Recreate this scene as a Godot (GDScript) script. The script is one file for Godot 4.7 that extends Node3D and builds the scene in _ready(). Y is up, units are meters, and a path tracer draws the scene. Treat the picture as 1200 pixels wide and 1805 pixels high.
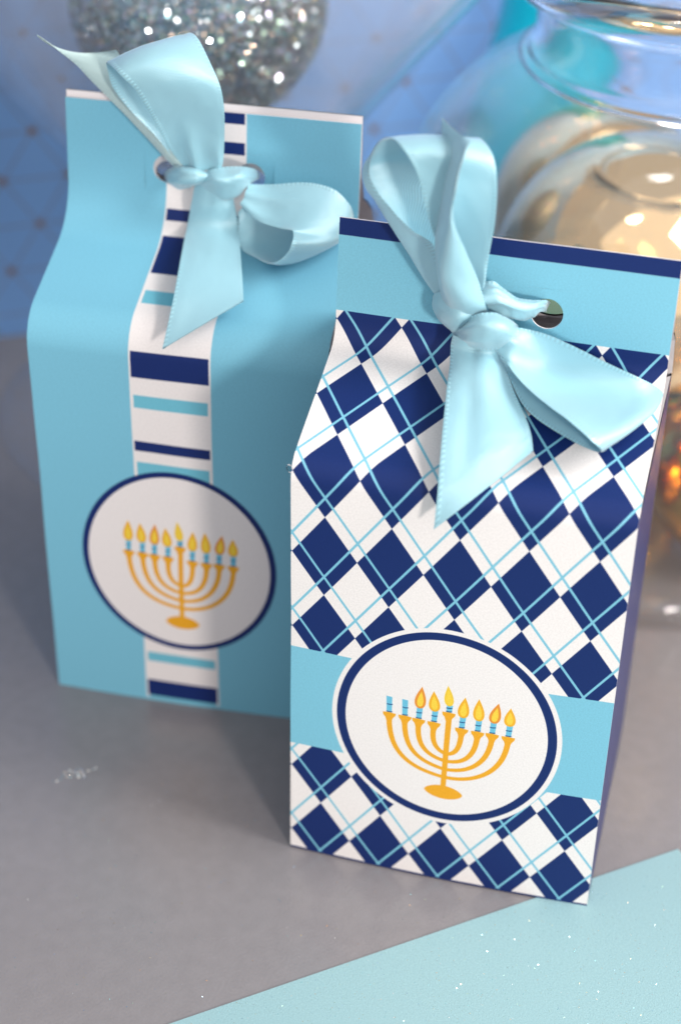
extends Node3D
# Two paper favour boxes tied with satin bows on a grey table, close up.
# Sizes in the tables below are millimetres; mm() turns them into metres.

const W := 64.0            # box width
const DEPTH := 57.0        # box depth
const PANEL := 153.4       # length of the front panel along the paper
const PX := 13.0           # print resolution, pixels per millimetre
const T := 0.35            # card thickness
const FRONT_LOOP := [[-8.2, 121.4, -28.7, -5.3, 123.1, -25.8, -3.3, 122.1, -27.8, 0.5], [-9.8, 128.1, -26.2, -5.6, 129.1, -24.3, -2.3, 128.3, -25.2, 0.4], [-11.1, 133.3, -24.6, -6.5, 134.4, -23.7, -1.6, 134, -23.6, 0.2], [-12.7, 142.3, -20.2, -7.2, 142.9, -21.3, -0.6, 142.1, -21.2, 0], [-14, 150, -17.8, -8, 149.3, -19.8, -0.6, 148.6, -20.7, 0], [-16.3, 154.4, -17.1, -9.4, 154.6, -18.2, -1.6, 153.4, -21.1, 0], [-19.7, 154.7, -21.2, -11.9, 155.9, -22.3, -4.4, 154.7, -25.2, 0], [-22.9, 152, -24, -18.4, 152.2, -27, -7.2, 152.1, -30, 0], [-24.7, 146.6, -25.6, -24, 146.5, -30.6, -10.6, 147, -32.6, 0], [-23.2, 142.9, -25.3, -25.2, 142.9, -29.3, -12.5, 141.7, -32.7, 0], [-20.1, 139.5, -25, -23.2, 139.5, -29.1, -10.1, 137.7, -32.4, 0], [-16.1, 135.4, -25.7, -20.5, 134.1, -29.2, -8.6, 131.8, -32, 0], [-12.6, 132.8, -26.6, -17, 128.4, -29.2, -7.2, 126.9, -31.6, 0], [-10.1, 125.9, -28, -13, 122.5, -29.3, -6.3, 123.3, -30.9, 0], [-7.8, 120.7, -28.7, -10.1, 119.3, -29.6, -5.3, 120, -29.6, 0]]
const FRONT_TAIL_UP := [[-8.6, 116, -29.3, -5.3, 118, -26, -1.4, 119.7, -27.6, 0], [-10, 121.3, -26.7, -6.5, 123.8, -21.9, -1.5, 123, -23.8, 0], [-10.7, 127.2, -24.1, -8.2, 130.5, -19.4, -3.2, 129.4, -22.3, 0], [-11.4, 133.7, -23.6, -8.2, 137.1, -16.9, -5.3, 136.8, -18.8, 0], [-11.4, 139, -23, -7.8, 143.9, -14.3, -6.8, 144.8, -13.4, 0], [-11.4, 146.5, -23.6, -8.4, 149.8, -16.8, -6.3, 151.9, -12.9, 0], [-11.4, 152.2, -24, -8.3, 155, -18.2, -5.3, 157.2, -13.3, 0], [-11.5, 158.1, -24.4, -8.3, 158.4, -19.4, -4.8, 158.5, -15.4, 0]]
const FRONT_TAIL_DOWN := [[-7.1, 114.7, -27.2, -2.4, 116, -24.3, 0.9, 114.2, -27.2, 1.5], [-7.8, 111.9, -27, -2.2, 113.1, -24.1, 1.6, 111.5, -27, 1.9], [-7.2, 109.9, -21.9, -1, 111.7, -19.1, 3.5, 110.3, -23.2, 1.5], [-6.1, 107.5, -13.7, 0.6, 109, -13.7, 6.6, 108.6, -17.5, 0.9], [-4.5, 104, -2.7, 2.9, 106.1, -5.8, 9.5, 107, -12.2, 0.4], [-3.7, 99.4, 2.9, 3.9, 103.9, -1.2, 10.6, 105.7, -9.8, 0], [-3.7, 92.3, 4.8, 4.4, 100.5, 2.1, 11.5, 104.8, -6.7, 0]]
const FRONT_LOOP_SIDE := [[-0, 117.9, -26.4, 1.2, 116.8, -23.9, -0.1, 113.2, -26.1, 0.4], [4.4, 118.4, -26.5, 4.2, 116.2, -23.3, 2.2, 112.8, -24.1, 0.4], [11.5, 117.8, -25.4, 8.9, 111.4, -26, 6.1, 112.9, -17.8, 0.2], [20.2, 115.3, -24.2, 15.9, 109.7, -22.8, 11.4, 111.9, -12.7, 0], [27.4, 112.8, -24.1, 23.9, 109.7, -19.3, 17.5, 111.3, -7.6, 0], [30.7, 110.3, -25.9, 28.5, 109.9, -15.9, 22, 109.5, -5.2, 0], [32, 109, -25.7, 30.3, 108.8, -16.7, 23.6, 106.9, -6.8, 0], [30.3, 107.7, -26.6, 27.4, 106.4, -18.9, 22, 104.7, -9.8, 0], [23.8, 107.7, -28.3, 20.4, 105.9, -19.8, 17, 104.9, -12.3, 0], [13.6, 109.5, -30.8, 11, 107.5, -24.9, 8.8, 106.4, -17, 0], [5.8, 113.6, -30.1, 4.6, 110.1, -29.4, 3.6, 109, -23.9, 0], [0.5, 115, -29.2, 0.5, 113.9, -28.6, 0, 112.2, -28, 0]]
const FRONT_KNOT_BAND := [[-8, 115.1, -30.2, -8.3, 114.4, -28.2, -7.6, 112.3, -30, 0], [-5.7, 118.9, -25.5, -4.6, 118.2, -21.4, -4.8, 113.5, -25.6, 0.3], [-2.9, 121.9, -23.2, -1.3, 120.4, -19.1, -2.1, 113.8, -24.1, 0.45], [0.3, 122.4, -23.3, 1.8, 121.1, -19.2, 0.8, 114.4, -24.2, 0.4], [2.8, 120.4, -25.1, 4.1, 119.9, -21.6, 2.8, 115.2, -25.7, 0], [3.5, 116.6, -30.4, 4.2, 116.6, -28.3, 3.4, 114.1, -30.2, 0]]
const FRONT_KNOT_LEFT := [[-3.3, 120.7, -27.7, -3, 120.3, -24.6, -3.8, 116.6, -27.3, 0], [-7.2, 123.7, -26.4, -6.5, 121, -22.7, -7.3, 115.8, -26.3, 0], [-11.2, 122.6, -28.3, -10.6, 118.9, -26, -8.7, 115.6, -27.3, 0], [-12.8, 119.5, -31.4, -12.6, 117.7, -30.6, -11.3, 115.5, -31.3, 0], [-11.3, 117.3, -35.4, -11.4, 116.4, -35.4, -10.9, 115.6, -35.3, 0]]
const FRONT_KNOT_RIGHT := [[-4, 125.2, -28, -2.1, 124.7, -23.9, -1.3, 120.7, -26.6, 0.3], [-1.2, 126.8, -27.1, 0.3, 125.3, -24, 1, 120.4, -26.6, 0.5], [0.9, 125.1, -28, 2.3, 124.2, -24.9, 2.8, 119.5, -27.6, 0.4], [3.2, 123.2, -28.8, 4.2, 123, -25.8, 4.9, 118.8, -28.5, 0.5], [5.6, 122.6, -29.8, 6.3, 122.3, -27.3, 6.6, 119.3, -29.6, 0.4], [7.4, 122.3, -30.8, 7.7, 121.9, -29.2, 7.4, 119.9, -30.6, 0.3], [8.5, 120.8, -33.7, 8.3, 120.2, -32.6, 7.9, 118.5, -33.5, 0], [8.4, 119, -36.5, 8.1, 118, -36.5, 7.9, 117, -36.4, 0]]
const BACK_LOOP := [[-3.7, 122.5, -28.8, -0.8, 123.4, -26.9, 3.6, 123.7, -27.9, 0.5], [-6.1, 127, -26.1, -0.8, 128.6, -25.2, 4.6, 126.8, -26.1, 0.5], [-7.5, 133, -22.6, -0.7, 135.6, -22.8, 5.4, 132.8, -24.5, 0.2], [-8.8, 139.1, -19, -0.7, 142, -19.2, 6.1, 139.7, -22.1, 0], [-10.4, 144.2, -16.4, -1.6, 147.3, -16.6, 5.8, 145.1, -20.5, 0], [-13.1, 147.5, -15.6, -4.2, 150.9, -16.9, 3.8, 148.7, -21.7, 0], [-16.2, 148.2, -18.7, -7.8, 152.2, -20, 0.6, 152.2, -25, 0], [-17.9, 147.3, -21.6, -10.2, 150.8, -23.9, -2, 152.6, -28, 0], [-19, 144.5, -25.4, -11.2, 146.9, -28.6, -3.9, 148.8, -31.8, 0], [-18.6, 139.9, -27.1, -11, 141.3, -30.2, -4.3, 142.9, -32.3, 0], [-15.5, 134.4, -28.7, -9.6, 135, -30.7, -3.8, 136.4, -31.8, 0], [-11, 129.5, -29.3, -7.8, 129.9, -30.9, -3, 129.1, -31.3, 0], [-6.8, 123.7, -29.9, -4.3, 123.5, -29.9, -2, 123.3, -30.4, 0]]
const BACK_TAIL_UP := [[-7.2, 122.3, -30.3, -5.6, 123.2, -29.3, -4.6, 123.1, -30.8, 0], [-12.9, 127.5, -31.2, -10.5, 128.6, -30.3, -8.6, 128.9, -31.8, 0], [-18.6, 133.2, -31.6, -15.3, 134.1, -31.2, -12.5, 134.5, -32.7, 0], [-24.2, 139.1, -31, -19.8, 140.1, -31.1, -16, 140.5, -33.2, 0], [-27.6, 144.4, -28.4, -22.8, 144.2, -30.4, -18.1, 144.2, -32.4, 0], [-32.2, 151.8, -22, -28, 146.5, -28.1, -18.9, 146.3, -31.6, 0]]
const BACK_TAIL_DOWN := [[-2, 119.6, -28.6, 2.8, 121.1, -26.2, 5.6, 119.7, -28.6, 0.5], [-3.1, 115, -28.2, 2.1, 116.4, -26.3, 6.3, 115.7, -28.3, 0.5], [-4.2, 109.8, -27.8, 1.8, 110.9, -26.4, 7.2, 110.4, -27.9, 0.2], [-2.6, 108.5, -17.2, 3.8, 109, -17.1, 10, 108.8, -18.1, 0], [-1, 104.6, -4.4, 5.4, 106.1, -7.6, 11.9, 106.8, -11.7, 0], [-1.2, 97.7, 3.8, 6.5, 102.4, 0.2, 13.4, 105.2, -6.4, 0]]
const BACK_LOOP_SIDE := [[9.2, 120.8, -28.7, 9, 119.3, -26.5, 8, 117, -26.4, 0.3], [14.6, 121.3, -28.7, 14.3, 118.4, -25.5, 12.4, 115.3, -23.2, 0.4], [21.6, 122.3, -28.8, 20.1, 118.8, -24.5, 17.1, 115.6, -20.3, 0.2], [27.1, 121.6, -28.7, 25.4, 117.8, -22.4, 20.8, 116.8, -17.3, 0], [30.5, 118.9, -28.5, 28.8, 115.5, -22.3, 21.6, 116.6, -16.3, 0], [31.5, 115.9, -29.3, 29.9, 112.4, -24, 22.5, 117.1, -11.2, 0], [30.8, 113.9, -30.7, 26.8, 109.6, -24.2, 20.8, 113.4, -12.6, 0], [27.3, 113.7, -31.1, 22, 107.5, -24.3, 17.3, 110, -15.1, 0], [21.1, 114.9, -31.2, 15.7, 108.2, -28.1, 12, 108.4, -20.4, 0], [13.8, 116.3, -30.8, 10.3, 111, -29.9, 8.3, 108.2, -24.7, 0], [9.4, 117.2, -29.9, 8.3, 115.8, -29.3, 6.8, 113.8, -29.1, 0]]
const BACK_KNOT_RIGHT := [[-1.9, 120.5, -29.6, -1.1, 120, -27.6, -1.3, 117.3, -29.4, 0], [1.5, 123.9, -26.9, 3.3, 122.8, -23.3, 3.8, 117.1, -27.4, 0.3], [4.6, 124.8, -27, 6.6, 123.4, -23.3, 7, 118.3, -27.5, 0.4], [8, 124.8, -28, 9.2, 124, -24.9, 9.2, 120.6, -28.6, 0.3], [9.5, 122.8, -31.8, 10.1, 122, -30.8, 9.9, 120.3, -31.6, 0], [9.7, 120.2, -36.1, 9.8, 119.4, -36.1, 9.7, 118.7, -36, 0]]
const BACK_KNOT_LEFT := [[1.4, 122.8, -27.8, 1.7, 122.7, -25.8, 0.2, 120.6, -27.6, 0], [-1.9, 123.7, -27.9, -1, 123.3, -24.3, -2, 119.6, -27.6, 0.4], [-5.5, 123.3, -28.9, -4.6, 122.5, -25.3, -5.3, 118, -28.5, 0.3], [-8.2, 121.3, -31.7, -8.1, 120.4, -29.6, -8.1, 117.4, -31.4, 0], [-11.2, 118.1, -36, -11.1, 117.1, -35.9, -11, 116, -35.8, 0]]

var numbers := {}
var M := {}
var front_y := PackedFloat32Array()
var front_z := PackedFloat32Array()

func mm(x: float, y: float, z: float) -> Vector3:
	return Vector3(x, y, z) * 0.001

func numbered(called: String) -> String:
	var n: int = numbers.get(called, 0)
	numbers[called] = n + 1
	return called if n == 0 else "%s_%03d" % [called, n]

func thing(called: String, label: String, category: String, at := Vector3.ZERO, turn := 0.0, group := "") -> Node3D:
	var o := Node3D.new()
	o.name = numbered(called)
	add_child(o)
	o.position = at
	o.rotation.y = turn
	tag(o, label, category, group)
	return o

func tag(o: Node3D, label: String, category: String, group := "") -> void:
	o.set_meta("label", label)
	o.set_meta("category", category)
	if group:
		o.set_meta("group", group)

func obj(called: String, mesh: Mesh, material: Material, parent: Node3D = null) -> MeshInstance3D:
	var o := MeshInstance3D.new()
	o.name = called if parent else numbered(called)
	o.mesh = mesh
	if material:
		o.material_override = material
	(parent if parent else self).add_child(o, true)
	return o

func srgb(r: int, g: int, b: int) -> Color:
	return Color8(r, g, b)

# ------------------------------------------------------------------ printing
func poly(img: Image, pts: PackedVector2Array, c: Color) -> void:
	# anti-aliased polygon fill, four scan lines a pixel row
	var w := img.get_width()
	var h := img.get_height()
	var lo := pts[0]
	var hi := pts[0]
	for p in pts:
		lo = lo.min(p)
		hi = hi.max(p)
	var x0 := clampi(int(floor(lo.x)), 0, w)
	var x1 := clampi(int(ceil(hi.x)) + 1, 0, w)
	var y0 := clampi(int(floor(lo.y)), 0, h)
	var y1 := clampi(int(ceil(hi.y)), 0, h)
	if x1 <= x0 or y1 <= y0:
		return
	var n := pts.size()
	for y in range(y0, y1):
		var cov := PackedFloat32Array()
		cov.resize(x1 - x0 + 1)
		var full_lo := x0
		var full_hi := x1
		var spans := []
		for k in 4:
			var sy := y + (k + 0.5) / 4.0
			var xs := []
			for i in n:
				var a := pts[i]
				var b := pts[(i + 1) % n]
				if (a.y <= sy) != (b.y <= sy):
					xs.append(a.x + (sy - a.y) / (b.y - a.y) * (b.x - a.x))
			xs.sort()
			for i in range(0, xs.size() - 1, 2):
				spans.append([xs[i], xs[i + 1]])
			if xs.size() == 2:
				full_lo = maxi(full_lo, int(ceil(xs[0])))
				full_hi = mini(full_hi, int(floor(xs[1])))
			else:
				full_hi = full_lo
		if full_hi - full_lo > 2:
			img.fill_rect(Rect2i(full_lo, y, full_hi - full_lo, 1), c)
		else:
			full_hi = full_lo
		for s in spans:
			var a := maxf(s[0], x0)
			var b := minf(s[1], x1)
			if b <= a:
				continue
			var i := int(floor(a))
			while i < b:
				if i >= full_lo and i < full_hi:
					i = full_hi
					continue
				cov[i - x0] += (minf(b, i + 1) - maxf(a, i)) * 0.25
				i += 1
		for i in range(x0, x1):
			if i >= full_lo and i < full_hi:
				continue
			var v := cov[i - x0]
			if v > 0.003:
				img.set_pixel(i, y, c if v > 0.997 else img.get_pixel(i, y).lerp(c, v))

func pp(u: float, s: float) -> Vector2:
	return Vector2(u * PX, (PANEL - s) * PX)

func patch(img: Image, c: Color, pts: Array) -> void:
	var out := PackedVector2Array()
	for p in pts:
		out.append(pp(p.x, p.y))
	poly(img, out, c)

func bar(img: Image, c: Color, u0: float, s0: float, u1: float, s1: float) -> void:
	patch(img, c, [Vector2(u0, s0), Vector2(u1, s0), Vector2(u1, s1), Vector2(u0, s1)])

func oval(img: Image, c: Color, at: Vector2, rx: float, ry: float) -> void:
	var pts := []
	for i in 140:
		var a := TAU * i / 140.0
		pts.append(at + Vector2(cos(a) * rx, sin(a) * ry))
	patch(img, c, pts)

func stroke(img: Image, c: Color, p: Array, w0: float, w1: float) -> void:
	# a thick cubic Bezier
	var left := []
	var right := []
	for i in 25:
		var t := i / 24.0
		var a: Vector2 = p[0].bezier_interpolate(p[1], p[2], p[3], t)
		var d: Vector2 = p[0].bezier_derivative(p[1], p[2], p[3], clampf(t, 0.02, 0.98)).normalized().orthogonal() * lerpf(w0, w1, t) * 0.5
		left.append(a + d)
		right.push_front(a - d)
	patch(img, c, left + right)

func flame(img: Image, at: Vector2, tip: Vector2, r: float, outer: Color, inner: Color) -> void:
	for k in 2:
		var g := 1.0 if k == 0 else 0.56
		var h := (tip - at).length() * (1.0 if k == 0 else 0.7)
		var axis := (tip - at).normalized()
		var side := axis.orthogonal()
		var foot := at + axis * (0.0 if k == 0 else 0.45)
		var pts := []
		for i in 30:
			var a := TAU * i / 30.0
			var y := (1.0 - cos(a)) * 0.5
			var x := sin(a) * pow(1.0 - y, 0.62) * 1.35
			pts.append(foot + axis * (y * h) + side * (x * r * g))
		patch(img, outer if k == 0 else inner, pts)

func menorah(img: Image, shift: Vector2, unlit: int) -> void:
	var gold := srgb(236, 168, 38)
	var blue := srgb(108, 190, 220)
	var navy := srgb(28, 62, 118)
	var stem_at := [Vector2(32.2, 28.8), Vector2(32.25, 31.0), Vector2(32.3, 33.3), Vector2(32.4, 35.3)]
	# the cup's middle, then the two handles of its arm and where it meets the stem
	var arms := [
		[Vector2(20.6, 42.4), Vector2(21.0, 32.4), Vector2(25.4, 29.6), 0], [Vector2(23.8, 42.3), Vector2(24.0, 34.6), Vector2(26.8, 32.0), 1],
		[Vector2(26.6, 42.2), Vector2(26.5, 36.4), Vector2(28.4, 34.0), 2], [Vector2(29.7, 42.1), Vector2(29.4, 38.0), Vector2(30.3, 36.0), 3],
		[Vector2(35.3, 41.8), Vector2(35.2, 37.2), Vector2(34.3, 35.4), 3], [Vector2(38.5, 41.7), Vector2(38.3, 36.0), Vector2(36.2, 33.2), 2],
		[Vector2(41.4, 41.8), Vector2(41.0, 34.4), Vector2(37.2, 31.0), 1], [Vector2(44.6, 41.7), Vector2(44.2, 33.0), Vector2(39.0, 28.6), 0]]
	var tips := [Vector2(0.2, 4.9 if unlit > 0 else 9.0), Vector2(-0.3, 4.7 if unlit > 1 else 8.7), Vector2(0.35, 9.0), Vector2(-0.4, 8.5), Vector2(0.3, 8.7), Vector2(-0.2, 9.0), Vector2(0.8, 8.7), Vector2(0.0, 8.1)]
	for a in arms:
		stroke(img, gold, [a[0] + shift - Vector2(0, 0.6), a[1] + shift, a[2] + shift, stem_at[a[3]] + shift], 1.15, 0.9)
	patch(img, gold, [Vector2(32.05, 44.4) + shift, Vector2(33.2, 44.4) + shift, Vector2(32.85, 26.0) + shift, Vector2(31.75, 26.0) + shift])
	var foot := []
	for i in 40:
		var t := TAU * i / 40.0
		foot.append(Vector2(32.4 + 3.95 * cos(t), 24.6 + 1.85 * sin(t) * (1.0 if sin(t) > 0 else 0.95) * pow(absf(sin(t)), 0.25)) + shift)
	patch(img, gold, foot)
	arms.append([Vector2(32.55, 45.2), null, null, 0])
	tips.append(Vector2(-0.5, 7.4))
	for i in arms.size():
		var at: Vector2 = arms[i][0] + shift
		var dark: bool = i < unlit
		var tall := 4.1 if dark else (1.9 if i == 8 else 3.0)
		var lean := -0.15 if dark else 0.1
		patch(img, blue, [at + Vector2(-0.55, 0.6), at + Vector2(0.5, 0.6), at + Vector2(0.62 + lean, 0.8 + tall), at + Vector2(-0.58 + lean, 0.8 + tall + 0.1)])
		for k in 2:
			var y := 1.15 + k * (0.45 * tall)
			stroke(img, navy, [at + Vector2(-0.6, y), at + Vector2(-0.2, y - 0.12), at + Vector2(0.2, y - 0.1), at + Vector2(0.6, y + 0.08)], 0.22, 0.22)
		patch(img, gold, [at + Vector2(-1.35, 0.85), at + Vector2(0, 0.95), at + Vector2(1.35, 0.8), at + Vector2(1.25, 0.2), at + Vector2(0.75, -0.5), at + Vector2(0.5, -1.3), at + Vector2(-0.55, -1.3), at + Vector2(-0.8, -0.4), at + Vector2(-1.25, 0.15)])
		if not dark:
			var warm: bool = i in [2, 6]
			flame(img, at + Vector2(0, 0.8 + tall - 0.25), at + tips[i] + Vector2(0, 0.1), 1.15 if i < 8 else 0.95, srgb(228, 144, 52) if warm else (srgb(240, 200, 60) if i == 8 else srgb(238, 176, 44)), srgb(244, 208, 70))

func argyle_print() -> Image:
	var img := Image.create(int(W * PX), int(PANEL * PX), false, Image.FORMAT_RGB8)
	var white := srgb(238, 233, 232)
	var navy := srgb(17, 42, 102)
	var sky := srgb(126, 193, 216)
	img.fill(white)
	var p := 6.4324
	var q := 9.0877
	var o := Vector2(0.222, 5.497)
	for m in range(-1, 12, 2):
		for n in range(0, 16, 2):
			var c := o + Vector2(m * p, n * q)
			patch(img, navy, [c + Vector2(-p, 0), c + Vector2(0, q), c + Vector2(p, 0), c + Vector2(0, -q)])
	var e1 := Vector2(p, q)
	var e2 := Vector2(p, -q)
	for k in range(-16, 24):
		for f in 2:
			# one line family runs along e2, the other along e1
			var a := o + (e1 * (k + 0.24) - e2 * 20.0 if f == 0 else e2 * (k + 0.76) - e1 * 20.0)
			var b := a + (e2 if f == 0 else e1) * 45.0
			var side := (b - a).normalized().orthogonal() * 0.25
			patch(img, sky, [a + side, b + side, b - side, a - side])
	bar(img, navy, 0, 0, W, 0.45)
	bar(img, sky, 0, 29.8, W, 55.0)
	bar(img, sky, 0, 134.6, W, 150.0)
	bar(img, navy, 0, 150.0, W, PANEL)
	var c := Vector2(32.0, 41.3)
	oval(img, white, c, 23.2, 25.1)
	oval(img, navy, c, 22.2, 24.1)
	oval(img, white, c, 20.4, 22.3)
	menorah(img, Vector2.ZERO, 2)
	return img

func striped_print() -> Image:
	var img := Image.create(int(W * PX), int(PANEL * PX), false, Image.FORMAT_RGB8)
	var white := srgb(236, 230, 230)
	var navy := srgb(19, 42, 104)
	var sky := srgb(124, 191, 216)
	img.fill(sky)
	bar(img, white, 22.0, 0.9, 39.6, PANEL)
	for s in [Vector2(0.9, 1.5), Vector2(11.9, 14.5), Vector2(62.0, 66.9), Vector2(80.5, 83.6), Vector2(105.1, 108.9)]:
		bar(img, srgb(112, 188, 210), 22.7, s.x, 38.9, s.y)
	for s in [Vector2(1.5, 6.3), Vector2(69.7, 72.2), Vector2(87.8, 93.9), Vector2(114.0, 124.9), Vector2(128.5, 131.1), Vector2(144.3, 147.0), Vector2(151.0, 153.4)]:
		bar(img, navy, 22.4, s.x, 39.2, s.y)
	var c := Vector2(31.1, 40.9)
	oval(img, navy, c, 22.3, 24.3)
	oval(img, white, c, 20.9, 22.9)
	menorah(img, Vector2(-0.9, -0.3), 0)
	return img

func lattice_print() -> Image:
	# gold foil stars on a triangular net of fine lines, one repeat
	var img := Image.create(512, 768, false, Image.FORMAT_RGB8)
	img.fill(srgb(112, 154, 208))
	var gold := srgb(116, 130, 158)
	var nodes := [Vector2(128, 192), Vector2(384, 576)]
	for dy in [-768, 0, 768]:
		for dx in [-512, 0, 512]:
			for n in nodes:
				var a: Vector2 = n + Vector2(dx, dy)
				for d in [Vector2(512, 0), Vector2(256, 384), Vector2(-256, 384)]:
					var side: Vector2 = d.normalized().orthogonal() * 7.0
					poly(img, PackedVector2Array([a + side, a + d + side, a + d - side, a - side]), gold)
	for dy in [-768, 0, 768]:
		for dx in [-512, 0, 512]:
			for n in nodes:
				var star := PackedVector2Array()
				for i in 12:
					star.append(n + Vector2(dx, dy) + Vector2.from_angle(TAU * i / 12.0) * (52.0 if i % 2 == 0 else 22.0))
				poly(img, star, srgb(120, 84, 36))
	return img

func noise(freq: float, octaves: int, a: float, b: float, size := 512, normal := 0.0, seed_ := 1) -> NoiseTexture2D:
	var n := FastNoiseLite.new()
	n.seed = seed_
	n.frequency = freq
	n.fractal_octaves = octaves
	var t := NoiseTexture2D.new()
	t.width = size
	t.height = size
	t.seamless = true
	t.noise = n
	if normal > 0.0:
		t.as_normal_map = true
		t.bump_strength = normal
	else:
		var g := Gradient.new()
		g.set_color(0, Color(a, a, a))
		g.set_color(1, Color(b, b, b))
		t.color_ramp = g
	return t

func ribbon_maps() -> Array:
	# colour and relief of satin ribbon: u across the width, v along 4 mm of length; stitched selvedges
	var w := 384
	var h := 96
	var col := Image.create(w, h, false, Image.FORMAT_RGB8)
	var bump := Image.create(w, h, false, Image.FORMAT_RGBA8)
	for y in h:
		for x in w:
			var u := x * 16.0 / w
			var v := y * 4.0 / h
			var e := minf(u, 16.0 - u)
			var weave := 0.5 + 0.5 * sin(TAU * (u / 0.533 + v / 0.5)) * sin(TAU * (u / 0.533 - v / 1.0))
			var stitch := 0.5 + 0.5 * sin(TAU * v / 0.8)
			var c := 0.93 + 0.07 * weave
			var b := weave * 0.55
			if e < 0.8:
				c = 0.9 + 0.1 * stitch
				b = 0.35 + 0.65 * stitch * sin(PI * e / 0.8)
			col.set_pixel(x, y, Color(c, c, c))
			bump.set_pixel(x, y, Color(b, b, b))
	bump.bump_map_to_normal_map(2.2)
	return [ImageTexture.create_from_image(col), ImageTexture.create_from_image(bump)]

func plain(c: Color, rough: float, metal := 0.0) -> StandardMaterial3D:
	var m := StandardMaterial3D.new()
	m.albedo_color = c
	m.roughness = rough
	m.metallic = metal
	return m

func glass(alpha: float, tint := Color.WHITE) -> StandardMaterial3D:
	var m := StandardMaterial3D.new()
	m.albedo_color = Color(tint, alpha)
	m.roughness = 0.0
	m.transparency = BaseMaterial3D.TRANSPARENCY_ALPHA
	m.refraction_enabled = true
	m.refraction_scale = 0.05
	return m

func printed(img: Image) -> StandardMaterial3D:
	var m := plain(Color.WHITE, 0.5)
	m.albedo_texture = ImageTexture.create_from_image(img)
	m.texture_repeat = false
	m.metallic_specular = 0.35
	m.detail_enabled = true
	m.detail_blend_mode = BaseMaterial3D.BLEND_MODE_MUL
	m.detail_albedo = M.grain
	m.detail_uv_layer = BaseMaterial3D.DETAIL_UV_2
	m.texture_repeat = true
	return m

func make_materials() -> void:
	M.grain = noise(0.16, 5, 0.925, 1.0, 512, 0.0, 5)
	M.argyle = printed(argyle_print())
	M.stripes = printed(striped_print())
	M.white_card = plain(srgb(232, 226, 228), 0.6)
	M.navy_card = plain(srgb(24, 36, 102), 0.34)
	M.blue_card = plain(srgb(124, 191, 216), 0.5)
	var rm := ribbon_maps()
	M.satin = plain(srgb(170, 224, 239), 0.3)
	M.satin.albedo_texture = rm[0]
	M.satin.normal_enabled = true
	M.satin.normal_texture = rm[1]
	M.satin.normal_scale = 1.4
	M.satin.anisotropy_enabled = true
	M.satin.anisotropy = 0.75
	M.satin.metallic_specular = 1.0
	M.satin.rim_enabled = true
	M.satin.rim = 0.8
	M.satin.clearcoat_enabled = true
	M.satin.clearcoat = 1.0
	M.satin.clearcoat_roughness = 0.42
	M.satin.rim_tint = 0.15
	M.satin.backlight_enabled = true
	M.satin.backlight = Color(0.2, 0.44, 0.52)
	M.matt = M.satin.duplicate()
	M.matt.roughness = 0.75
	M.matt.metallic_specular = 0.25
	M.matt.albedo_color = srgb(200, 224, 224)
	M.matt.anisotropy_enabled = false
	M.matt.clearcoat_enabled = false
	M.glass = glass(0.0)
	M.pane = glass(0.10, srgb(176, 170, 172))
	M.pane.refraction_enabled = false
	M.clear = glass(0.025, srgb(190, 196, 202))
	M.clear.refraction_enabled = false
	M.gold = plain(srgb(252, 216, 166), 0.06, 1.0)
	M.amber = plain(srgb(238, 178, 78), 0.12, 1.0)
	M.teal = plain(srgb(0, 138, 164), 0.3)
	M.table = plain(srgb(137, 133, 136), 0.24)
	M.table.albedo_texture = noise(0.05, 6, 0.955, 1.0, 512, 0.0, 4)
	M.table.roughness_texture = noise(0.012, 4, 0.72, 1.0, 512, 0.0, 9)
	M.table.uv1_triplanar = true
	M.table.uv1_world_triplanar = true
	M.table.uv1_scale = Vector3(7, 7, 7)
	M.table.normal_enabled = true
	M.table.normal_texture = noise(0.35, 3, 0, 1, 512, 1.5, 3)
	M.table.normal_scale = 0.14
	M.sheet = plain(srgb(152, 189, 196), 0.5)
	M.sheet.albedo_texture = noise(0.3, 3, 0.9, 1.0, 512, 0.0, 11)
	M.sheet.uv1_triplanar = true
	M.sheet.uv1_world_triplanar = true
	M.sheet.uv1_scale = Vector3(14, 14, 14)
	M.sheet.normal_enabled = true
	M.sheet.normal_texture = noise(0.4, 2, 0, 1, 512, 2.0, 12)
	M.sheet.normal_scale = 0.3
	M.cloth = plain(Color.WHITE, 0.7)
	M.cloth.albedo_texture = ImageTexture.create_from_image(lattice_print())

# ------------------------------------------------------------------ boxes
func front_profile(fold: float, crease: float) -> Array:
	# height and set-back of the front card along its length: body, sloping gable, upright flap
	var ys := PackedFloat32Array([0.0])
	var zs := PackedFloat32Array([0.0])
	var y := 0.0
	var z := 0.0
	for i in 640:
		var s := i * 0.25
		var a := 0.008
		a = lerpf(a, 1.2711, clampf((s - 97.3255) / fold + 0.5, 0.0, 1.0))
		a = lerpf(a, 0.0748, clampf((s - 128.946) / crease + 0.5, 0.0, 1.0))
		y += cos(a) * 0.25
		z -= sin(a) * 0.25
		ys.append(y)
		zs.append(z)
	return [ys, zs]

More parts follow.
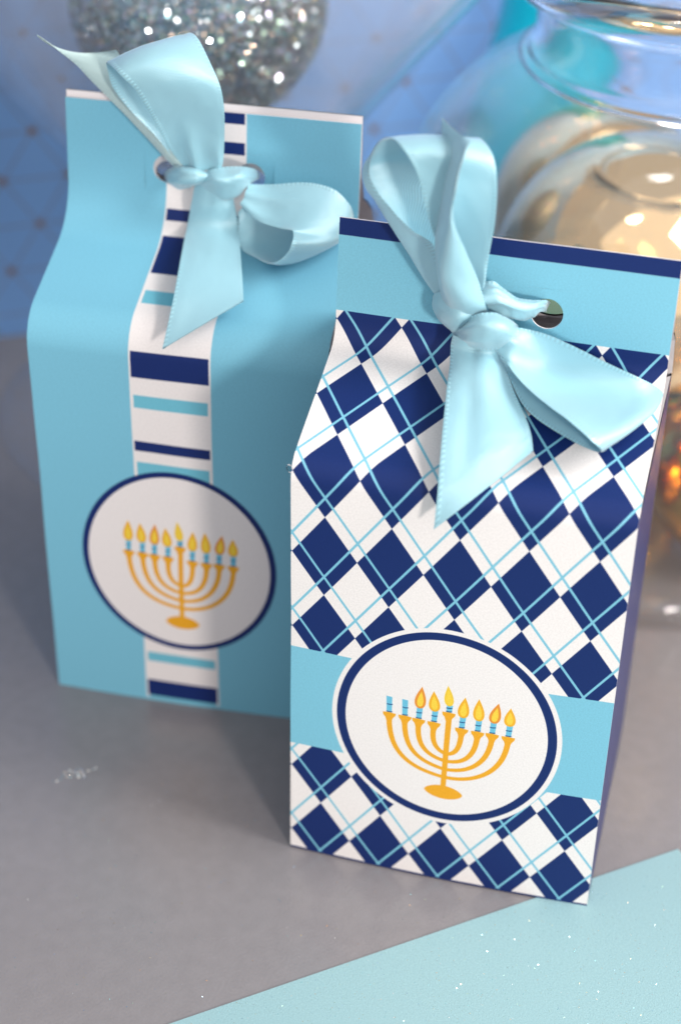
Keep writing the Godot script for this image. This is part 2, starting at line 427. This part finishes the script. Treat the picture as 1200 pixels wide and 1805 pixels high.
func back_profile(top: float, z: float) -> Array:
	var path := [Vector2(0, -DEPTH), Vector2(92, -DEPTH), Vector2(97, -DEPTH + 0.6), Vector2(101, -DEPTH + 2.4), Vector2(108, z - 14.5), Vector2(112.5, z - 8.0), Vector2(115.5, z - 3.0), Vector2(118, z - 0.7), Vector2(121, z), Vector2(top, z - 0.8)]
	var ys := PackedFloat32Array()
	var zs := PackedFloat32Array()
	for i in path.size() - 1:
		var n := int(ceil(path[i].distance_to(path[i + 1]) / 0.25))
		for k in n:
			var v: Vector2 = path[i].lerp(path[i + 1], k / float(n))
			ys.append(v.x)
			zs.append(v.y)
	ys.append(top)
	zs.append(z - 0.8)
	return [ys, zs]

func along(a: PackedFloat32Array, s: float) -> float:
	var x := clampf(s * 4.0, 0.0, a.size() - 1.001)
	var i := int(x)
	return lerpf(a[i], a[i + 1], x - i)

func card(profile: Array, length: float, bulge: float, outward: float, hole_s: float, holes: Array) -> ArrayMesh:
	# a sheet of card over (u across, s along), with punched holes; surface 0 the print, surface 1 the bare white inside and edges
	var ys: PackedFloat32Array = profile[0]
	var zs: PackedFloat32Array = profile[1]
	var warp := FastNoiseLite.new()
	warp.seed = 31 if bulge > 0.5 else 32
	warp.frequency = 0.02
	warp.fractal_octaves = 2
	var at := func(u: float, s: float) -> Vector3:
		var b := bulge * clampf(1.0 - maxf(0.0, s - 77.3) / 51.6, 0.0, 1.0) * maxf(0.0, 4.0 * u * (W - u) / (W * W))
		b += 0.45 * warp.get_noise_2d(u, s + hole_s * 3.0) * minf(1.0, s / 30.0)
		return Vector3(u - W / 2, along(ys, s), along(zs, s) + b * outward)
	var normal := func(u: float, s: float) -> Vector3:
		var d := Vector2(along(ys, s + 0.4) - along(ys, s - 0.4), along(zs, s + 0.4) - along(zs, s - 0.4)).normalized()
		return Vector3(0, -d.y, d.x) * outward
	var us := []
	for i in 25:
		us.append(W * i / 24.0)
	var rows := []
	var s := 0.0
	while s < length - 0.5:
		rows.append(s)
		s += 1.0 if s > 88 and s < 136 else 4.0
	rows.append(length)
	var half := 5.0
	if holes:
		for hu in holes:
			us = us.filter(func(x): return absf(x - hu) > half + 0.3)
			us += [hu - half, hu + half]
		us.sort()
		rows = rows.filter(func(x): return absf(x - hole_s) > half + 0.3)
		rows += [hole_s - half, hole_s + half]
		rows.sort()
	var faces := []          # quads of (u, s), counter-clockwise seen from outside with u to the right
	var rims := []           # edges of the sheet, outside to the right
	for j in rows.size() - 1:
		for i in us.size() - 1:
			var mid := Vector2((us[i] + us[i + 1]) / 2, (rows[j] + rows[j + 1]) / 2)
			var in_hole := false
			for hu in holes:
				in_hole = in_hole or (absf(mid.x - hu) < half and absf(mid.y - hole_s) < half)
			if not in_hole:
				faces.append([Vector2(us[i], rows[j]), Vector2(us[i + 1], rows[j]), Vector2(us[i + 1], rows[j + 1]), Vector2(us[i], rows[j + 1])])
	for hu in holes:
		var n := 40
		for k in n:
			var ring := []
			for e in 2:
				var d := Vector2.from_angle(TAU * (k + e) / n)
				ring.append(Vector2(hu, hole_s) + d * 3.05)
				ring.append(Vector2(hu, hole_s) + d * (half / maxf(absf(d.x), absf(d.y))))
			faces.append([ring[0], ring[1], ring[3], ring[2]])
			rims.append([ring[2], ring[0]])
	for i in us.size() - 1:
		rims.append([Vector2(us[i], 0), Vector2(us[i + 1], 0)])
		rims.append([Vector2(us[i + 1], length), Vector2(us[i], length)])
	for j in rows.size() - 1:
		rims.append([Vector2(W, rows[j]), Vector2(W, rows[j + 1])])
		rims.append([Vector2(0, rows[j + 1]), Vector2(0, rows[j])])
	var mesh := ArrayMesh.new()
	for surface in 2:
		var st := SurfaceTool.new()
		st.begin(Mesh.PRIMITIVE_TRIANGLES)
		var put := func(p: Vector2, inner: bool, n: Vector3) -> void:
			var u := p.x / W
			st.set_uv(Vector2(u if outward > 0 else 1.0 - u, 1.0 - p.y / length))
			st.set_uv2(Vector2(p.x, p.y) / 42.0)
			var v: Vector3 = at.call(p.x, p.y)
			var nn: Vector3 = normal.call(p.x, p.y)
			st.set_normal(n if n != Vector3.ZERO else (-nn if inner else nn))
			st.add_vertex((v - nn * (T if inner else 0.0)) * 0.001)
		for f in faces:
			var order := [0, 3, 2, 0, 2, 1]
			if (surface == 1) != (outward < 0):
				order = [0, 2, 3, 0, 1, 2]
			for k in order:
				put.call(f[k], surface == 1, Vector3.ZERO)
		if surface == 1:
			for r in rims:
				var a: Vector3 = at.call(r[0].x, r[0].y)
				var b: Vector3 = at.call(r[1].x, r[1].y)
				var n: Vector3 = (b - a).cross(normal.call(r[0].x, r[0].y)).normalized() * outward
				put.call(r[0], false, n)
				put.call(r[1], false, n)
				put.call(r[1], true, n)
				put.call(r[0], false, n)
				put.call(r[1], true, n)
				put.call(r[0], true, n)
		st.index()
		st.commit(mesh)
	return mesh

func side_card(x: float, profile: Array) -> ArrayMesh:
	var st := SurfaceTool.new()
	st.begin(Mesh.PRIMITIVE_TRIANGLES)
	var loop := []
	for i in 21:
		var y := 0.3 + 96.2 * i / 20.0
		loop.append(Vector2(along(profile[1], y) - T - 0.05, y))
	loop.append(Vector2(-DEPTH + T + 0.05, 96.4))
	loop.append(Vector2(-DEPTH + T + 0.05, 0.3))
	var pts := PackedVector2Array(loop)
	var tris := Geometry2D.triangulate_polygon(pts)
	for k in 2:
		var xx := x if k == 0 else x - signf(x) * T
		for i in range(0, tris.size(), 3):
			for e in ([0, 1, 2] if (k == 0) == (x > 0) else [0, 2, 1]):
				var p := pts[tris[i + e]]
				st.set_normal(Vector3(signf(x) * (1 if k == 0 else -1), 0, 0))
				st.add_vertex(mm(xx, p.y, p.x))
	for i in pts.size():
		var a := pts[i]
		var b := pts[(i + 1) % pts.size()]
		var d := (b - a).normalized()
		st.set_normal(Vector3(0, -d.x, d.y))
		var q := [mm(x, a.y, a.x), mm(x, b.y, b.x), mm(x - signf(x) * T, b.y, b.x), mm(x - signf(x) * T, a.y, a.x)]
		for e in [0, 1, 2, 0, 2, 3]:
			st.add_vertex(q[e])
	return st.commit()

func favour_box(label: String, at: Vector3, turn: float, print_material: Material, side_material: Material, bulge: float, folds: Vector2, back_top: Vector2) -> Node3D:
	var t := thing("favour_box", label, "gift box", at, turn)
	var fp := front_profile(folds.x, folds.y)
	var f := obj("front_panel", card(fp, PANEL, bulge, 1.0, 139.7, [22.2, 40.6]), null, t)
	f.set_surface_override_material(0, print_material)
	f.set_surface_override_material(1, M.white_card)
	var bp := back_profile(along(fp[0], PANEL) + back_top.x, along(fp[1], 140.0) - back_top.y)
	var blen: float = (bp[0].size() - 1) * 0.25
	var hole_s := 0.0
	for i in bp[0].size():
		if bp[0][i] < 118.6:
			hole_s = i * 0.25
	var b := obj("back_panel", card(bp, blen, 0.4, -1.0, hole_s, [22.2, 40.6]), null, t)
	b.set_surface_override_material(0, side_material)
	b.set_surface_override_material(1, M.white_card)
	for x in [-W / 2, W / 2]:
		obj("side_panel", side_card(x, fp), side_material, t)
	for x in [-1.0, 1.0]:
		var st := SurfaceTool.new()
		st.begin(Mesh.PRIMITIVE_TRIANGLES)
		var p := [mm(x * (W / 2 - 0.1), 96.4, -5.0), mm(x * (W / 2 - 0.1), 96.4, -DEPTH + 2), mm(x * (W / 2 - 8), 103.5, -33.6)]
		var q := [p[0] - mm(x * 0.3, 0.3, 0), p[1] - mm(x * 0.3, 0.3, 0), p[2] - mm(x * 0.3, 0.3, 0)]
		for tri in [[p[0], p[1], p[2]], [q[0], q[2], q[1]], [p[0], p[2], q[2]], [p[0], q[2], q[0]], [p[1], q[1], q[2]], [p[1], q[2], p[2]]]:
			for k in ([0, 2, 1] if x < 0 else [0, 1, 2]):
				st.add_vertex(tri[k])
		st.generate_normals()
		obj("gusset", st.commit(), M.white_card, t)
	var base := BoxMesh.new()
	base.size = mm(W - 1.0, 0.4, DEPTH - 1.2)
	obj("bottom_panel", base, side_material, t).position = mm(0, 0.4, -DEPTH / 2)
	return t

# ------------------------------------------------------------------ ribbon
func catmull(a: Vector3, b: Vector3, c: Vector3, d: Vector3, t: float) -> Vector3:
	return b.cubic_interpolate(c, a, d, t)

func ribbon(stations: Array, waves := 2.0, phase := 0.0) -> ArrayMesh:
	var per := 10
	var cs := [0.0, 0.012, 0.03, 0.05, 0.075, 0.12, 0.18, 0.25, 0.32, 0.39, 0.46, 0.54, 0.61, 0.68, 0.75, 0.82, 0.88, 0.925, 0.95, 0.97, 0.988, 1.0]
	var rows := []
	var amps := []
	var n := stations.size()
	for i in (n - 1) * per + 1:
		var k := mini(i / per, n - 2)
		var t := (i - k * per) / float(per)
		var row := []
		for e in 3:
			var v := []
			for o in [-1, 0, 1, 2]:
				var s: Array = stations[clampi(k + o, 0, n - 1)]
				v.append(Vector3(s[e * 3], s[e * 3 + 1], s[e * 3 + 2]))
			row.append(catmull(v[0], v[1], v[2], v[3], t))
		rows.append(row)
		amps.append(lerpf(stations[k][9], stations[k + 1][9], t))
	var grid := []
	for r in rows:
		var line := []
		for c in cs:
			line.append(r[0] * (2.0 * (c - 0.5) * (c - 1.0)) + r[1] * (-4.0 * c * (c - 1.0)) + r[2] * (2.0 * c * (c - 0.5)))
		grid.append(line)
	var wrinkle := FastNoiseLite.new()
	wrinkle.seed = 21
	wrinkle.frequency = 0.045
	for pass_ in 2:
		var nrm := grid_normals(grid)
		if pass_ == 0:
			for j in grid.size():
				for i in cs.size():
					var c: float = cs[i]
					grid[j][i] += nrm[j][i] * (0.14 * wrinkle.get_noise_2d(c * 60.0 + phase * 100.0, j * 1.6) + amps[j] * (0.9 - 1.8 * absf(sin(PI * waves * c + phase * 0.5 + j * 0.012))) * (0.6 + 0.4 * sin(j * 0.11 + phase)))
		else:
			return ribbon_shell(grid, nrm, cs)
	return null

func grid_normals(grid: Array) -> Array:
	var out := []
	for j in grid.size():
		var line := []
		for i in grid[j].size():
			var a: Vector3 = grid[j][mini(i + 1, grid[j].size() - 1)] - grid[j][maxi(i - 1, 0)]
			var b: Vector3 = grid[mini(j + 1, grid.size() - 1)][i] - grid[maxi(j - 1, 0)][i]
			line.append(a.cross(b).normalized())
		out.append(line)
	return out

func ribbon_shell(grid: Array, nrm: Array, cs: Array) -> ArrayMesh:
	var mesh := ArrayMesh.new()
	var st := SurfaceTool.new()
	st.begin(Mesh.PRIMITIVE_TRIANGLES)
	var nr := grid.size()
	var nc := cs.size()
	var run := 0.0
	for j in nr:
		if j > 0:
			run += (grid[j][nc / 2] - grid[j - 1][nc / 2]).length()
		for side in 2:
			for i in nc:
				var e := minf(cs[i], 1.0 - cs[i])
				var th := 0.09 + 0.1 * exp(-pow((e - 0.02) / 0.02, 2.0))
				if e == 0.0:
					th = 0.03
				var sg := 1.0 if side == 0 else -1.0
				st.set_normal(nrm[j][i] * sg)
				st.set_uv(Vector2(cs[i], run / 4.0))
				st.add_vertex((grid[j][i] + nrm[j][i] * (th * sg)) * 0.001)
	for j in nr - 1:
		for i in nc - 1:
			var a := j * nc * 2 + i
			var b := a + nc * 2
			for k in [a, b, b + 1, a, b + 1, a + 1]:
				st.add_index(k)
			for k in [a, b + 1, b, a, a + 1, b + 1]:
				st.add_index(k + nc)
		for i in [0, nc - 1]:
			var a: int = j * nc * 2 + i
			var b: int = a + nc * 2
			for k in [a, a + nc, b + nc, a, b + nc, b]:
				st.add_index(k)
	for j in [0, nr - 1]:
		for i in nc - 1:
			var a: int = j * nc * 2 + i
			for k in [a, a + 1, a + 1 + nc, a, a + 1 + nc, a + nc]:
				st.add_index(k)
	st.generate_tangents()
	st.commit(mesh)
	return mesh

func bow(label: String, box: Node3D, parts: Array) -> Node3D:
	var t := thing("ribbon_bow", label, "bow", box.position, box.rotation.y)
	for p in parts:
		obj(p[0], ribbon(p[1], p[2], p[3]), p[4], t)
	return t

# ------------------------------------------------------------------ round things
func lathe(profile: Array, seg := 96) -> ArrayMesh:
	# profile: (radius, height) from one end to the other, outside on the left of the way up
	var st := SurfaceTool.new()
	st.begin(Mesh.PRIMITIVE_TRIANGLES)
	var n := profile.size()
	for i in n:
		for k in seg + 1:
			var a := TAU * k / seg
			st.set_uv(Vector2(k / float(seg), i / float(n - 1)))
			st.add_vertex(mm(profile[i].x * cos(a), profile[i].y, profile[i].x * sin(a)))
	for i in n - 1:
		for k in seg:
			var a := i * (seg + 1) + k
			var b := a + seg + 1
			for e in [a, b + 1, b, a, a + 1, b + 1]:
				st.add_index(e)
	st.generate_normals()
	return st.commit()

func smooth(points: Array, per := 6) -> Array:
	var out := []
	var n := points.size()
	for i in n - 1:
		for k in per:
			out.append(points[i].cubic_interpolate(points[i + 1], points[maxi(i - 1, 0)], points[mini(i + 2, n - 1)], k / float(per)))
	out.append(points[n - 1])
	return out

func walled(outside: Array, wall: float) -> Array:
	# a closed glass wall: up the outside, round the lip, down the inside
	var o := smooth(outside)
	var inner := []
	for i in o.size():
		var a: Vector2 = o[maxi(i - 1, 0)]
		var b: Vector2 = o[mini(i + 1, o.size() - 1)]
		var d := (b - a).normalized()
		var q: Vector2 = o[i] + Vector2(-d.y, d.x) * wall
		if o[i].x < wall * 1.5:
			q.x = o[i].x
		inner.push_front(Vector2(maxf(q.x, 0.0), q.y))
	var top: Vector2 = o[o.size() - 1]
	var lip: Vector2 = (top + inner[0]) / 2 + Vector2(0, wall * 0.45)
	return o + [lip] + inner

func ball(r: float) -> SphereMesh:
	var s := SphereMesh.new()
	s.radius = r * 0.001
	s.height = r * 0.002
	s.radial_segments = 96
	s.rings = 48
	return s

func flakes(mesh: Mesh, count: int, place: Callable) -> MultiMesh:
	var mmsh := MultiMesh.new()
	mmsh.transform_format = MultiMesh.TRANSFORM_3D
	mmsh.use_colors = true
	mmsh.mesh = mesh
	mmsh.instance_count = count
	for i in count:
		var t: Array = place.call(i)
		mmsh.set_instance_transform(i, t[0])
		mmsh.set_instance_color(i, t[1])
	return mmsh

func flake_mesh(r: float) -> CylinderMesh:
	var c := CylinderMesh.new()
	c.top_radius = r * 0.001
	c.bottom_radius = r * 0.001
	c.height = r * 0.0002
	c.radial_segments = 6
	c.rings = 0
	return c

func ornament(label: String, at: Vector3, r: float, material: Material, turn: Vector3) -> void:
	var t := thing("ball_ornament", label, "ornament", at, 0.0, "gold ornaments heaped in the glass jar")
	t.rotation = turn
	obj("ball", ball(r), material, t)
	obj("cap", lathe([Vector2(0, r - 0.5), Vector2(3.4, r - 0.5), Vector2(3.6, r + 2.5), Vector2(3.2, r + 3.2), Vector2(0, r + 3.4)], 32), M.amber, t)
	var ring := TorusMesh.new()
	ring.inner_radius = 0.0016
	ring.outer_radius = 0.0021
	var o := obj("hanger", ring, M.amber, t)
	o.position = mm(0, r + 5.0, 0)
	o.rotation.x = PI / 2

# ------------------------------------------------------------------ scene
func _ready() -> void:
	# camera
	var cam := Camera3D.new()
	cam.name = "camera"
	var lens := CameraAttributesPhysical.new()
	lens.frustum_focal_length = 41.952
	lens.frustum_near = 0.02
	lens.frustum_far = 20.0
	lens.frustum_focus_distance = 0.345
	lens.exposure_aperture = 6.5
	cam.attributes = lens
	cam.near = 0.02
	cam.far = 20.0
	cam.fov = 31.93
	add_child(cam)
	cam.transform = Transform3D(Basis(Vector3.RIGHT, -0.6087) * Basis(Vector3.BACK, 0.0182), mm(0, 279.45, 266.81))
	cam.current = true
	# air and lamps of the room
	var env := Environment.new()
	env.background_mode = Environment.BG_COLOR
	env.background_color = Color(0.80, 0.81, 0.83)
	env.background_energy_multiplier = 0.56
	env.tonemap_mode = Environment.TONE_MAPPER_LINEAR
	env.tonemap_exposure = 1.5
	env.sdfgi_enabled = true
	env.ssao_enabled = true
	env.ssil_enabled = true
	var we := WorldEnvironment.new()
	we.name = "room_air"
	we.environment = env
	add_child(we)
	var key := SpotLight3D.new()
	key.name = "room_lamp"
	key.light_color = Color(1.0, 0.965, 0.93)
	key.light_energy = 0.112
	key.light_size = 0.028
	key.spot_range = 6.0
	key.spot_attenuation = 2.0
	key.spot_angle = 30.0
	key.shadow_enabled = true
	add_child(key)
	key.look_at_from_position(Vector3(0.42 * 0.5, 0.22, 0.90 * 0.5), Vector3(0.01, 0.07, -0.02))
	var top := AreaLight3D.new()
	top.name = "ceiling_lamp"
	top.light_color = Color(1.0, 0.97, 0.93)
	top.light_energy = 0.36
	top.area_size = Vector2(1.9, 1.5)
	top.area_range = 6.0
	top.area_attenuation = 2.0
	top.shadow_enabled = true
	add_child(top)
	top.look_at_from_position(Vector3(0.30, 0.55, 0.46), Vector3(0.02, 0.05, -0.03))
	var side := AreaLight3D.new()
	side.name = "window_light"
	side.light_color = Color(1.0, 0.99, 0.97)
	side.light_energy = 0.15
	side.area_size = Vector2(0.16, 0.26)
	side.area_range = 6.0
	side.area_attenuation = 2.0
	side.shadow_enabled = true
	add_child(side)
	side.look_at_from_position(Vector3(0.34, 0.43, 0.10), Vector3(0.03, 0.1, -0.03))
	var back := SpotLight3D.new()
	back.name = "table_lamp"
	back.light_color = Color(1.0, 0.98, 0.95)
	back.light_energy = 0.34
	back.light_size = 0.05
	back.spot_range = 4.0
	back.spot_attenuation = 2.0
	back.spot_angle = 21.0
	back.spot_angle_attenuation = 1.0
	back.shadow_enabled = true
	add_child(back)
	back.look_at_from_position(Vector3(0.0, 0.5, -0.02), Vector3(0.04, 0.13, -0.28))
	make_materials()
	setting()
	boxes()
	bows()
	background()

func setting() -> void:
	var slab := BoxMesh.new()
	slab.size = mm(1000, 20, 760)
	var tb := obj("tabletop", slab, M.table)
	tb.position = mm(0, -10, -80)
	tb.set_meta("kind", "structure")
	tag(tb, "grey satin tabletop under the two gift boxes", "tabletop")

func boxes() -> void:
	M.front_box = favour_box("white gift box printed with navy argyle diamonds and an oval menorah label", mm(21.588, 0.31, 0), -0.2471, M.argyle, M.navy_card, 0.83, Vector2(6.5, 7.0), Vector2(-0.9, 2.1))
	# a curl of torn paper at the left fold of the front box
	var curl := SurfaceTool.new()
	curl.begin(Mesh.PRIMITIVE_TRIANGLES)
	for k in 17:
		var a := k * 0.27
		var c := Vector3(-32.0 - 1.15 * sin(a) * (0.4 + k * 0.03), 96.0 + 1.3 * (1.0 - cos(a)) - k * 0.05, -0.6 + k * 0.05)
		var out := Vector3(-sin(a), cos(a), 0.3).normalized()
		for e in 4:
			var d := out.rotated(Vector3(cos(a), sin(a), 0).normalized(), e * PI / 2) * 0.07
			curl.set_normal(d.normalized())
			curl.add_vertex((c + d) * 0.001)
	for k in 16:
		for e in 4:
			var i := k * 4
			for q in [i + e, i + (e + 1) % 4, i + 4 + e, i + (e + 1) % 4, i + 4 + (e + 1) % 4, i + 4 + e]:
				curl.add_index(q)
	obj("paper_fibre", curl.commit(), M.white_card, M.front_box)
	M.back_box = favour_box("plain light blue gift box with a striped centre band, standing behind the argyle box", mm(-34.916, 0.05, -54.13), -0.1856, M.stripes, M.blue_card, 0.83, Vector2(11.0, 17.0), Vector2(1.3, 1.5))

func bows() -> void:
	bow("pale blue satin ribbon bow tied through the punched holes of the argyle box", M.front_box, [
		["loop", FRONT_LOOP, 2.0, 0.4, M.satin], ["loop", FRONT_LOOP_SIDE, 2.0, 1.2, M.satin], ["tail", FRONT_TAIL_UP, 2.0, 0.0, M.satin], ["tail", FRONT_TAIL_DOWN, 1.5, 2.6, M.satin],
		["knot", FRONT_KNOT_BAND, 2.5, 0.9, M.satin], ["knot_strand", FRONT_KNOT_LEFT, 2.0, 0.0, M.satin], ["knot_strand", FRONT_KNOT_RIGHT, 3.0, 0.7, M.satin]])
	bow("pale blue satin ribbon bow tied to the flap of the light blue striped box", M.back_box, [
		["loop", BACK_LOOP, 2.0, 0.8, M.satin], ["loop", BACK_LOOP_SIDE, 2.0, 1.2, M.satin], ["tail", BACK_TAIL_UP, 2.0, 0.0, M.matt], ["tail", BACK_TAIL_DOWN, 1.5, 2.6, M.satin],
		["knot", BACK_KNOT_RIGHT, 2.0, 0.5, M.satin], ["knot_strand", BACK_KNOT_LEFT, 2.0, 0.0, M.satin]])

func background() -> void:
	var rng := RandomNumberGenerator.new()
	rng.seed = 7
	# glitter paper lying under the corner of the front box
	var sheet := thing("glitter_paper", "pale aqua glitter paper lying on the table under the corner of the argyle box", "paper", mm(74, 0, -9))
	sheet.rotation.y = 0.437
	var st := SurfaceTool.new()
	st.begin(Mesh.PRIMITIVE_TRIANGLES)
	var slab := BoxMesh.new()
	slab.size = mm(190, 0.3, 150)
	obj("sheet", slab, M.sheet, sheet).position = mm(-95, 0.155, 75)
	var sparkle := plain(Color.WHITE, 0.2, 0.9)
	sparkle.vertex_color_use_as_albedo = true
	var tints := [Color(0.9, 0.9, 0.9), Color(0.9, 0.9, 0.9), Color(0.35, 0.85, 0.9), Color(0.9, 0.75, 0.4), Color(0.5, 0.7, 0.95), Color(0.95, 0.6, 0.35), Color(0.7, 0.95, 0.7)]
	var lie := func(x: float, y: float, z: float, size: float) -> Array:
		var b := Basis.from_euler(Vector3(rng.randf_range(-0.5, 0.5), rng.randf() * TAU, rng.randf_range(-0.5, 0.5))).scaled(Vector3.ONE * size)
		return [Transform3D(b, mm(x, y, z)), tints[rng.randi() % tints.size()]]
	var g := MultiMeshInstance3D.new()
	g.name = "glitter"
	g.multimesh = flakes(flake_mesh(0.1), 6000, func(_i): return lie.call(rng.randf_range(-170, -0.5), 0.33, rng.randf_range(0.5, 110), rng.randf_range(0.35, 0.95)))
	g.material_override = sparkle
	g.set_meta("kind", "stuff")
	sheet.add_child(g, true)
	var tb := get_node("tabletop")
	g = MultiMeshInstance3D.new()
	g.name = "stray_glitter"
	g.multimesh = flakes(flake_mesh(0.11), 420, func(i: int):
		if i < 46:
			var p := Vector2(rng.randfn(0.0, 2.0), rng.randfn(0.0, 0.7))
			return [lie.call(-58.5 + p.x + p.y * 0.5, 10.06, -29.0 + 80 - p.x * 0.35 + p.y, rng.randf_range(1.2, 3.2))[0], Color(0.8, 0.78, 0.76)]
		return lie.call(rng.randf_range(-75, 60), 10.08, rng.randf_range(-30, 45) + 80, rng.randf_range(0.5, 1.1)))
	g.material_override = sparkle
	g.set_meta("kind", "stuff")
	tb.add_child(g, true)
	# patterned backdrop
	var bd := thing("backdrop_cloth", "blue cloth backdrop printed with gold stars on a net of thin lines", "backdrop", mm(-108, 0, -228), 0.36)
	st = SurfaceTool.new()
	st.begin(Mesh.PRIMITIVE_TRIANGLES)
	var cols := 80
	for i in cols + 1:
		var x := -260.0 + 760.0 * i / cols
		var z := 1.6 * sin(x * 0.045) + 1.0 * sin(x * 0.021 + 1.0)
		for e in 2:
			st.set_uv(Vector2(x / 20.0, -e * 260.0 / 30.0))
			st.add_vertex(mm(x, 0.1 + e * 260.0, z))
	for i in cols:
		var a := i * 2
		for k in [a, a + 1, a + 3, a, a + 3, a + 2]:
			st.add_index(k)
	st.generate_normals()
	obj("cloth", st.commit(), M.cloth, bd)
	# glass bowl on a foot, with the glitter ball in it
	var bowl := thing("footed_bowl", "clear glass bowl on a round foot holding the silver glitter ball", "glass bowl", mm(-39, 0, -188))
	var o := smooth([Vector2(0, 0.2), Vector2(57, 0.2), Vector2(60, 1.4), Vector2(56, 3), Vector2(28, 6.5), Vector2(11, 13), Vector2(7, 30), Vector2(7, 59), Vector2(9, 77), Vector2(20, 84), Vector2(36, 87.5), Vector2(42.5, 93), Vector2(48, 99), Vector2(62, 117), Vector2(80, 139), Vector2(97, 160)])
	o += smooth([Vector2(96.2, 161.2), Vector2(94.5, 160.2), Vector2(78, 139.4), Vector2(60, 118.5), Vector2(45.5, 100.5), Vector2(40, 94.5), Vector2(33, 91.2), Vector2(0, 90.6)])
	obj("glass", lathe(o, 128), M.pane, bowl)
	var gb := thing("glitter_ball", "round ornament covered in silver glitter, sitting in the glass bowl", "ornament", mm(-39, 124.2, -188))
	obj("ball", ball(33.0), plain(srgb(96, 104, 108), 0.45, 0.6), gb)
	var hues := [Color(0.74, 0.82, 0.86), Color(0.74, 0.82, 0.86), Color(0.55, 0.63, 0.67), Color(0.35, 0.6, 0.65), Color(0.8, 0.6, 0.45), Color(0.6, 0.55, 0.75), Color(0.5, 0.7, 0.55), Color(0.25, 0.28, 0.3)]
	g = MultiMeshInstance3D.new()
	g.name = "glitter"
	var up_fix := Basis(Vector3.RIGHT, PI / 2)
	g.multimesh = flakes(flake_mesh(0.42), 30000, func(i: int):
		var y := 1.0 - 2.0 * (i + 0.5) / 30000.0
		var a := i * 2.39996
		var d := Vector3(sqrt(1.0 - y * y) * cos(a), y, sqrt(1.0 - y * y) * sin(a))
		var b := Basis.looking_at(d, Vector3(0.31, 0.9, 0.2).normalized()) * Basis.from_euler(Vector3(rng.randfn(0, 0.42), rng.randfn(0, 0.42), 0)) * up_fix
		return [Transform3D(b.scaled_local(Vector3.ONE * rng.randf_range(0.6, 1.25)), d * (0.0331 + 0.0003 * rng.randf())), hues[rng.randi() % hues.size()]])
	var foil := plain(Color.WHITE, 0.16, 1.0)
	foil.vertex_color_use_as_albedo = true
	g.material_override = foil
	g.set_meta("kind", "stuff")
	gb.add_child(g, true)
	# glass jar of gold ornaments
	var jar := thing("glass_jar", "wide clear glass jar with a narrow neck, filled with gold ornaments", "jar", mm(83, 0, -150))
	var jo := walled([Vector2(0, 2.0), Vector2(52, 2.0), Vector2(58, 0.3), Vector2(64, 0.4), Vector2(66.5, 4), Vector2(69, 20), Vector2(72, 45), Vector2(72.5, 66), Vector2(70.5, 86), Vector2(64, 103), Vector2(54.5, 115), Vector2(47, 120.8), Vector2(42, 123.6)], 2.0)
	obj("glass", lathe(jo, 160), M.clear, jar)
	var neck := smooth([Vector2(42.2, 124.2), Vector2(40.4, 125.2), Vector2(39.6, 126.6), Vector2(38.8, 128), Vector2(38.4, 131), Vector2(38.4, 137), Vector2(39.4, 139.6), Vector2(44.0, 141.4), Vector2(45.4, 144.2), Vector2(44.0, 147.4), Vector2(41, 149), Vector2(37.8, 148.2), Vector2(36.2, 144), Vector2(35.4, 138), Vector2(35.4, 130), Vector2(36.6, 126), Vector2(39, 123.8), Vector2(41, 122.9), Vector2(42.2, 124.2)])
	obj("neck", lathe(neck, 160), M.glass, jar)
	ornament("large champagne gold ball nearest the front in the glass jar", mm(72.5, 73, -135), 35.5, M.gold, Vector3(0.9, 0.3, 1.2))
	ornament("large champagne gold ball at the back, under the jar's neck", mm(70, 66, -187), 0.1 + 30.0, M.gold, Vector3(-0.8, 0.6, -0.9))
	ornament("small amber gold ball low at the front right of the jar", mm(100, 25, -116), 21.0, M.amber, Vector3(0.3, 0.2, -1.0))
	ornament("small amber gold ball low at the front left of the jar", mm(50, 25.5, -115), 20.5, M.amber, Vector3(-0.5, 0.8, 0.8))
	ornament("small amber gold ball low on the right side of the jar", mm(122, 26, -160), 21.0, M.amber, Vector3(1.0, 0.2, -0.7))
	ornament("small amber gold ball at the bottom middle of the jar", mm(80, 23, -158), 18.0, M.amber, Vector3(1.4, 0.2, 0.5))
	# teal vase behind the jar
	var vase := thing("teal_vase", "tall turquoise vase standing behind the glass jar", "vase", mm(61, 0, -257))
	var vo := walled([Vector2(0, 0.2), Vector2(29, 0.2), Vector2(31.5, 2), Vector2(32, 18), Vector2(28, 45), Vector2(21, 75), Vector2(15.8, 100), Vector2(13, 130), Vector2(14, 152)], 2.2)
	obj("body", lathe(vo, 96), M.teal, vase)
